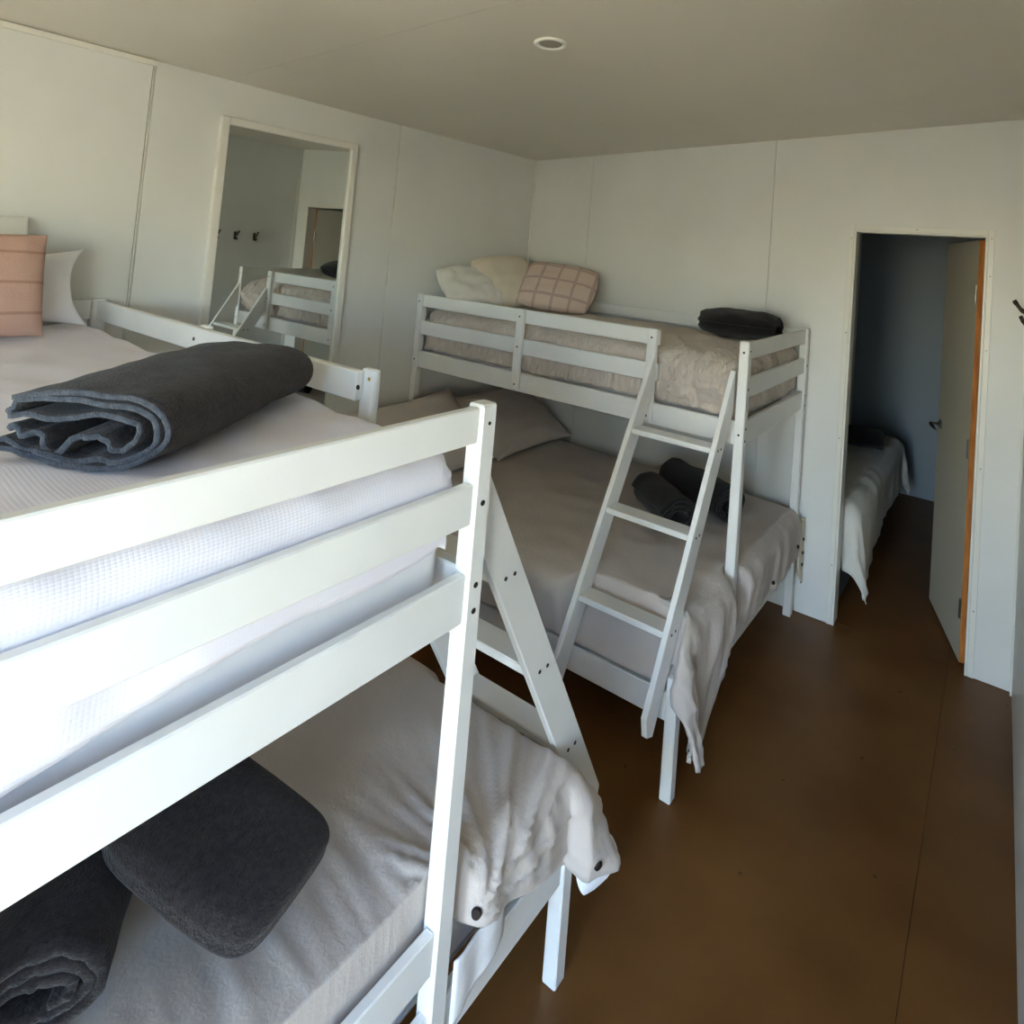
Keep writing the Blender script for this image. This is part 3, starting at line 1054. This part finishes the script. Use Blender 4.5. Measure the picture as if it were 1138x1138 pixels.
# ---- pillows on the far upper bunk
G2 = 'pillows at the head of the upper far bunk'
settle(pil('white crumpled pillow at the left end of the upper far bunk', (0.40, 0.34, 0.15), (0.20, -0.735, 1.53), (0.15, 1, -0.05), (0.62, -0.20, 0.78), M_GREYW, 5, G2, ears=0.02, wrk=0.016, rnd=0.10), [duv_fu])
settle(pil('cream pillow leaning between the white pillow and the plaid cushion', (0.42, 0.36, 0.14), (0.27, -0.53, 1.55), (0.28, 1, 0.05), (0.78, -0.36, 0.52), M_CREAM, 6, G2, ears=0.0, wrk=0.010, rnd=0.13), [duv_fu])
settle(pil('pink and beige plaid cushion on the upper far bunk', (0.50, 0.36, 0.13), (0.555, -0.36, 1.56), (1, 0.42, -0.10), (0.32, -0.68, 0.66), M_PLAID, 7, G2, 'cushion', 'cushion', ears=0.0, wrk=0.008, rnd=0.10), [duv_fu])

# ---- pillows on the far lower bunk
G3 = 'pillows at the head of the lower far bunk'
settle(pil('large taupe pillow leaning at the back of the lower far bunk', (0.70, 0.52, 0.15), (0.33, -0.42, 0.77), (0.0, 1, 0), (0.50, 0, 0.86), M_TAUPE, 8, G3, ears=0.08, wrk=0.014), [duv_fl])
settle(pil('large taupe pillow leaning at the front head of the lower far bunk', (0.68, 0.52, 0.15), (0.32, -1.10, 0.80), (0.0, 1, 0.05), (0.62, -0.05, 0.78), M_TAUPE, 9, G3, ears=0.08, wrk=0.014), [duv_fl])

# ---- towels
G4 = 'rolled and folded charcoal towels on the beds'
def put(o, loc, ydir, label, sup, tilt=0.0, roll=0.0):
    o.location = loc
    a = math.atan2(-ydir[0], ydir[1])
    o.rotation_euler = (tilt, roll, a)
    tag(o, label, 'towel', G4)
    settle(o, sup)
    return o
# big loose roll: a C of nested layers, open and ruffled on its left side
def loose_roll(w, h, pitch):
    pts = []
    # ruffled inner layers
    for i in range(40):
        f = i/39
        x = -w*0.44+w*0.74*f
        z = -h*0.14+0.016*math.sin(f*11.0)*(1-0.4*f)+0.012*math.sin(f*23+1)*(1-f)
        pts.append((x, z))
    nl = 3
    for k in range(nl):
        a_ = w*0.5-pitch*(nl-1-k); b_ = h*0.5-pitch*(nl-1-k)
        if k == 0:
            # turn up and back over the ruffles
            for q in range(1, 10):
                an = -0.5+q/9*2.0
                pts.append((w*0.20+a_*0.62*math.cos(an)*0.8, b_*math.sin(an)*0.86))
            for q in range(1, 12):
                f = q/11
                pts.append((w*0.20-f*w*0.60, b_*0.86-0.010*f+0.004*math.sin(f*9)))
            continue
        if k == 1:
            # fold at the far left and come back over the top
            x0_, z0_ = pts[-1]
            for q in range(1, 8):
                an = -math.pi/2+math.pi*q/8
                pts.append((x0_-0.010*math.cos(an), z0_+pitch*0.5+pitch*0.5*math.sin(an)))
        else:
            continue
        for q in range(0, 12):
            f = q/11
            pts.append((-w*0.40+f*w*0.62, b_+0.006*math.sin(f*3.1)))
        for q in range(1, 14):
            an = math.pi/2-math.pi*q/14
            pts.append((w*0.22+w*0.28*math.cos(an), b_*math.sin(an)))
        for q in range(0, 16):
            f = q/15
            pts.append((w*0.22-f*w*0.68, -b_+0.004*math.sin(f*14)+0.018*f*f))
        x0_, z0_ = pts[-1]
        for q in range(1, 8):
            an = math.pi/2+math.pi*q/8
            pts.append((x0_+0.012*math.cos(an), z0_-pitch*0.5+pitch*0.5*math.sin(an)))
        for q in range(1, 16):
            f = q/15
            pts.append((x0_+f*w*0.68, z0_-pitch-0.018*(1-(1-f)**2)+0.0))
        zb = pts[-1][1]
        for q in range(1, 16):
            an = -math.pi/2+math.pi*q/15
            pts.append((w*0.22+(w*0.28+pitch)*math.cos(an), (b_+pitch)*math.sin(an)*(1 if an > 0 else abs(zb)/(b_+pitch))))
        for q in range(1, 14):
            f = q/13
            pts.append((w*0.22-f*w*0.66, b_+pitch+0.006*math.sin((1-f)*3.1)-0.03*f*f*0.3))
    return pts
def sq(f):
    return 1.0-0.06*math.sin(f*19)*max(0, f-0.45)-0.22*max(0, (f-0.86)/0.14)**2
o = strip_towel('towel', loose_roll(0.235, 0.108, 0.0125), 0.0085, 0.53, [M_TERRY, M_TERRYHEM], 40, 3, 0.0035, 0.008, 0.010, sq)
put(o, (1.590, -2.855, 1.45), (-0.57, 0.82), 'big charcoal towel loosely rolled on the white waffle duvet', [duv_nu])
o1 = strip_towel('towel', roll_path(0.19, 0.14, 3.0, 0.017, 0.0, 0.25, 5, start=-2.0), 0.012, 0.42, [M_TERRY], 18, 5, 0.003, 0.008, 0.010)
put(o1, (1.58, -2.93, 0.65), (0.82, -0.57), 'charcoal rolled towel under the folded one on the lower near bunk', [duv_nl])
o = slab_towel('towel', 0.235, 0.34, 0.075, M_TERRY, 4)
put(o, (1.765, -2.805, 0.80), (0.90, 0.28), 'thick folded charcoal towel lying against a rolled one on the lower near bunk', [duv_nl, o1], tilt=math.radians(-14))
o = strip_towel('towel', roll_path(0.24, 0.145, 2.6, 0.018, 0.0, 0.15, 9, start=-2.4), 0.014, 0.40, [M_TERRYSHADE], 22, 9, 0.004, 0.008, 0.012, lambda f: 1-0.25*abs(2*f-1)**4)
put(o, (1.735, -0.30, 1.46), (1.0, 0.06), 'charcoal rolled towel on the foot of the upper far bunk', [duv_fu])
o1 = strip_towel('towel', roll_path(0.19, 0.155, 2.8, 0.018, 0.0, 0.2, 11, start=-1.0), 0.013, 0.34, [M_TERRYSHADE], 16, 11, 0.003, 0.008, 0.010)
put(o1, (1.60, -0.78, 0.65), (0.80, -0.6), 'nearer of two dark rolled towels on the lower far bunk', [duv_fl])
o = strip_towel('towel', roll_path(0.20, 0.17, 2.8, 0.018, 0.0, 0.2, 12, start=-1.6), 0.013, 0.42, [M_TERRYSHADE], 16, 12, 0.003, 0.008, 0.010)
put(o, (1.66, -0.50, 0.65), (0.88, -0.36), 'farther of two dark rolled towels on the lower far bunk', [duv_fl])

# ---- mirror on the left wall
mr = empty('wall_mirror', (0.0, -1.805, 0.75))
tag(mr, 'tall white framed mirror on the left wall reflecting the far bunk', 'mirror')
MY0, MY1, MZ0, MZ1 = -0.335, 0.335, 0.0, 1.535
FWd = 0.034
box('mirror_glass', (0.006, MY0+FWd-0.004, MZ0+FWd-0.004), (0.012, MY1-FWd+0.004, MZ1-FWd+0.004), M_MIRROR, mr, 0)
box('frame_back', (0.0005, MY0+0.01, MZ0+0.01), (0.006, MY1-0.01, MZ1-0.01), M_CORE, mr, 0)
for lo, hi in (((0.0005, MY0, MZ0), (0.028, MY0+FWd, MZ1)), ((0.0005, MY1-FWd, MZ0), (0.028, MY1, MZ1)),
               ((0.0005, MY0+FWd, MZ0), (0.028, MY1-FWd, MZ0+FWd)), ((0.0005, MY0+FWd, MZ1-FWd), (0.028, MY1-FWd, MZ1))):
    box('frame_bar', lo, hi, M_TRIM, mr, 0.005, 2)

# ---- downlight
dw = empty('downlight', (1.545, -1.815, HC(1.545)))
dw.rotation_euler = (0, -math.atan(0.0526), 0)
tag(dw, 'round white recessed downlight in the ceiling, switched off', 'downlight')
bm = bmesh.new()
prof = [(0.040, -0.001), (0.042, -0.006), (0.052, -0.008), (0.057, -0.005), (0.058, -0.0005)]
nn = 40
rings = [[bm.verts.new((r*math.cos(2*math.pi*i/nn), r*math.sin(2*math.pi*i/nn), z)) for i in range(nn)] for r, z in prof]
for a in range(len(prof)-1):
    for i in range(nn):
        bm.faces.new((rings[a][i], rings[a][(i+1) % nn], rings[a+1][(i+1) % nn], rings[a+1][i]))
from_bm('trim_ring', bm, M_LAMPW, dw, True)
from_bm('lens', cyl_bm((0, 0, -0.0005), (0, 0, -0.003), 0.041, 0.040, 32), M_LAMPG, dw)

# ---- coat hooks on the right wall
hl = ('coat hook on the right wall closest to the far corner', 'middle of three dark coat hooks on the right wall', 'coat hook on the right wall farthest from the inner doorway')
for y, lb in zip((-0.39, -0.56, -0.72), hl):
    hk = empty('coat_hook', (XR, y, 1.715))
    tag(hk, lb, 'hook', 'dark coat hooks on the right wall')
    box('back_plate', (-0.006, -0.011, -0.035), (-0.0005, 0.011, 0.035), M_BRONZE, hk, 0.002)
    from_bm('upper_prong', tube_bm([(-0.005, 0, 0.005), (-0.025, 0, 0.0), (-0.045, 0, 0.012), (-0.060, 0, 0.034), (-0.066, 0, 0.042)], [0.006, 0.006, 0.006, 0.007, 0.009], 10), M_BRONZE, hk, True)
    from_bm('lower_prong', tube_bm([(-0.005, 0, -0.018), (-0.018, 0, -0.034), (-0.034, 0, -0.034), (-0.042, 0, -0.020)], [0.005, 0.005, 0.006, 0.008], 10), M_BRONZE, hk, True)

# ---- bed in the inner room
BX0, BX1, BY0, BY1 = 0.35, 2.30, 0.16, 1.92
bb = box('divan_bed', (BX0, BY0+0.05, 0.0), (BX1-0.10, BY1-0.06, 0.30), M_NAVY, None, 0.012, 2)
tag(bb, 'dark upholstered divan bed in the dim inner room', 'bed')
mattress('mattress on the bed in the inner room', (BX0, BY0+0.05, 0.302), (BX1-0.10, BY1-0.06, 0.50), M_TICK)
def d_back(s, t, dx, dy, qx, qy):
    v = 0.02*fbm(s*1.8, t*2.0, 21.0)
    if dx > 0 or dy > 0:
        v += 0.014*ridge((t if dx > dy else s)*6, max(dx, dy)*2, 3.0)
    return v
o = drape('duvet', BX0+0.4, BX1, BY0-0.005, BY1, 0.565, {'x1': lambda f: 0.30+0.16*math.exp(-((f-0.2)/0.2)**2), 'y0': 0.30, 'y1': 0.30}, r=0.07, flare=0.22, step=0.03, dome=0.03, disp=d_back, thick=0.02, m=M_GREYW, post=lambda p, *a: Vector((p.x, max(p.y, 0.12), p.z)))
tag(o, 'pale duvet on the bed seen through the inner doorway', 'duvet', 'duvets on the bunks')
duv_b = o
o = strip_towel('towel', roll_path(0.20, 0.14, 2.6, 0.017, 0.0, 0.1, 15), 0.012, 0.40, [M_TERRYSHADE], 14, 15)
put(o, (2.03, 1.30, 0.65), (1, 0.25), 'dark rolled towel on the bed in the inner room', [duv_b])

# ---- buttons on the two lower duvets (placed on the cloth)
bpy.context.view_layer.update()
dg = bpy.context.evaluated_depsgraph_get()
def button(duv, org, d, r=0.011):
    ev = duv.evaluated_get(dg)
    hit, loc, nrm, _ = ev.ray_cast(Vector(org), Vector(d).normalized())
    if not hit:
        return
    b = from_bm('button', cyl_bm(loc+nrm*0.0005, loc+nrm*0.0055, r, r*0.85, 18), M_BUTTON, duv)
    b['label'] = 'dark round button'
for y, z in ((-2.435, 0.475), (-2.10, 0.36)):
    button(duv_nl, (2.6, y, z), (-1, 0, 0))
for y, z in ((-1.05, 0.36), (-0.55, 0.38), (-0.15, 0.40)):
    button(duv_fl, (2.6, y, z), (-1, 0, 0), 0.009)

ins = pillow('duvet_insert', 0.13, 0.08, 0.03, M_SHEET, 3, n=14, ears=0.0, wrk=0.005, rnd=0.15)
place(ins, (2.072, -1.985, 0.238), (0.25, 0.95, 0.12), (0.75, -0.3, 0.35))
ins.parent = duv_nl
ins['label'] = 'white corner of the insert poking out of the cover'

# ---- hanging pieces of cloth
def hang_strip(name, pts_top, z_top, z_bot, m, thick=0.004, seed=0, n=14, amp=0.006):
    vs, fs = [], []
    k = len(pts_top)
    for j in range(n+1):
        f = j/n
        for i, (x, y) in enumerate(pts_top):
            zb = z_bot[i] if isinstance(z_bot, (list, tuple)) else z_bot
            d = amp*(0.3+f)*noise.noise(Vector((i*0.6+seed, f*2.5, seed)))
            vs.append((x+d, y+d*0.4, z_top+(zb-z_top)*f))
    for j in range(n):
        for i in range(k-1):
            fs.append((j*k+i, j*k+i+1, (j+1)*k+i+1, (j+1)*k+i))
    me = bpy.data.meshes.new(name)
    me.from_pydata(vs, [], fs)
    o = link(name, me, m, None, True)
    md = o.modifiers.new('thickness', 'SOLIDIFY')
    md.thickness = thick
    md.offset = 0
    return o
xs0 = NX0+BL+0.004
sh = hang_strip('bed_sheet', [(xs0+0.003*math.sin(i*0.9), -2.478+i*0.0125) for i in range(13)], 0.412, [0.285+0.004*i for i in range(13)], M_SHEET, 0.004, 4, amp=0.002)
tag(sh, 'loose white sheet end below the buttoned duvet hem at the near bunk foot', 'sheet')
xf = FX0+BL+0.020
fp = hang_strip('duvet_flap', [(xf+0.010*math.sin(i*1.1), -0.088+i*0.0095) for i in range(9)], 0.50, [0.26-0.013*i for i in range(9)], M_CREAM, 0.004, 8, amp=0.010)
fp.parent = duv_fl
fp['label'] = 'cream cover end with dark ties hanging by the wall leg'
for z in (0.40, 0.33, 0.27):
    bt = from_bm('button', cyl_bm((xf+0.012, -0.04, z), (xf+0.018, -0.04, z), 0.008, 0.007, 14), M_BUTTON, duv_fl)
    bt['label'] = 'dark round button'
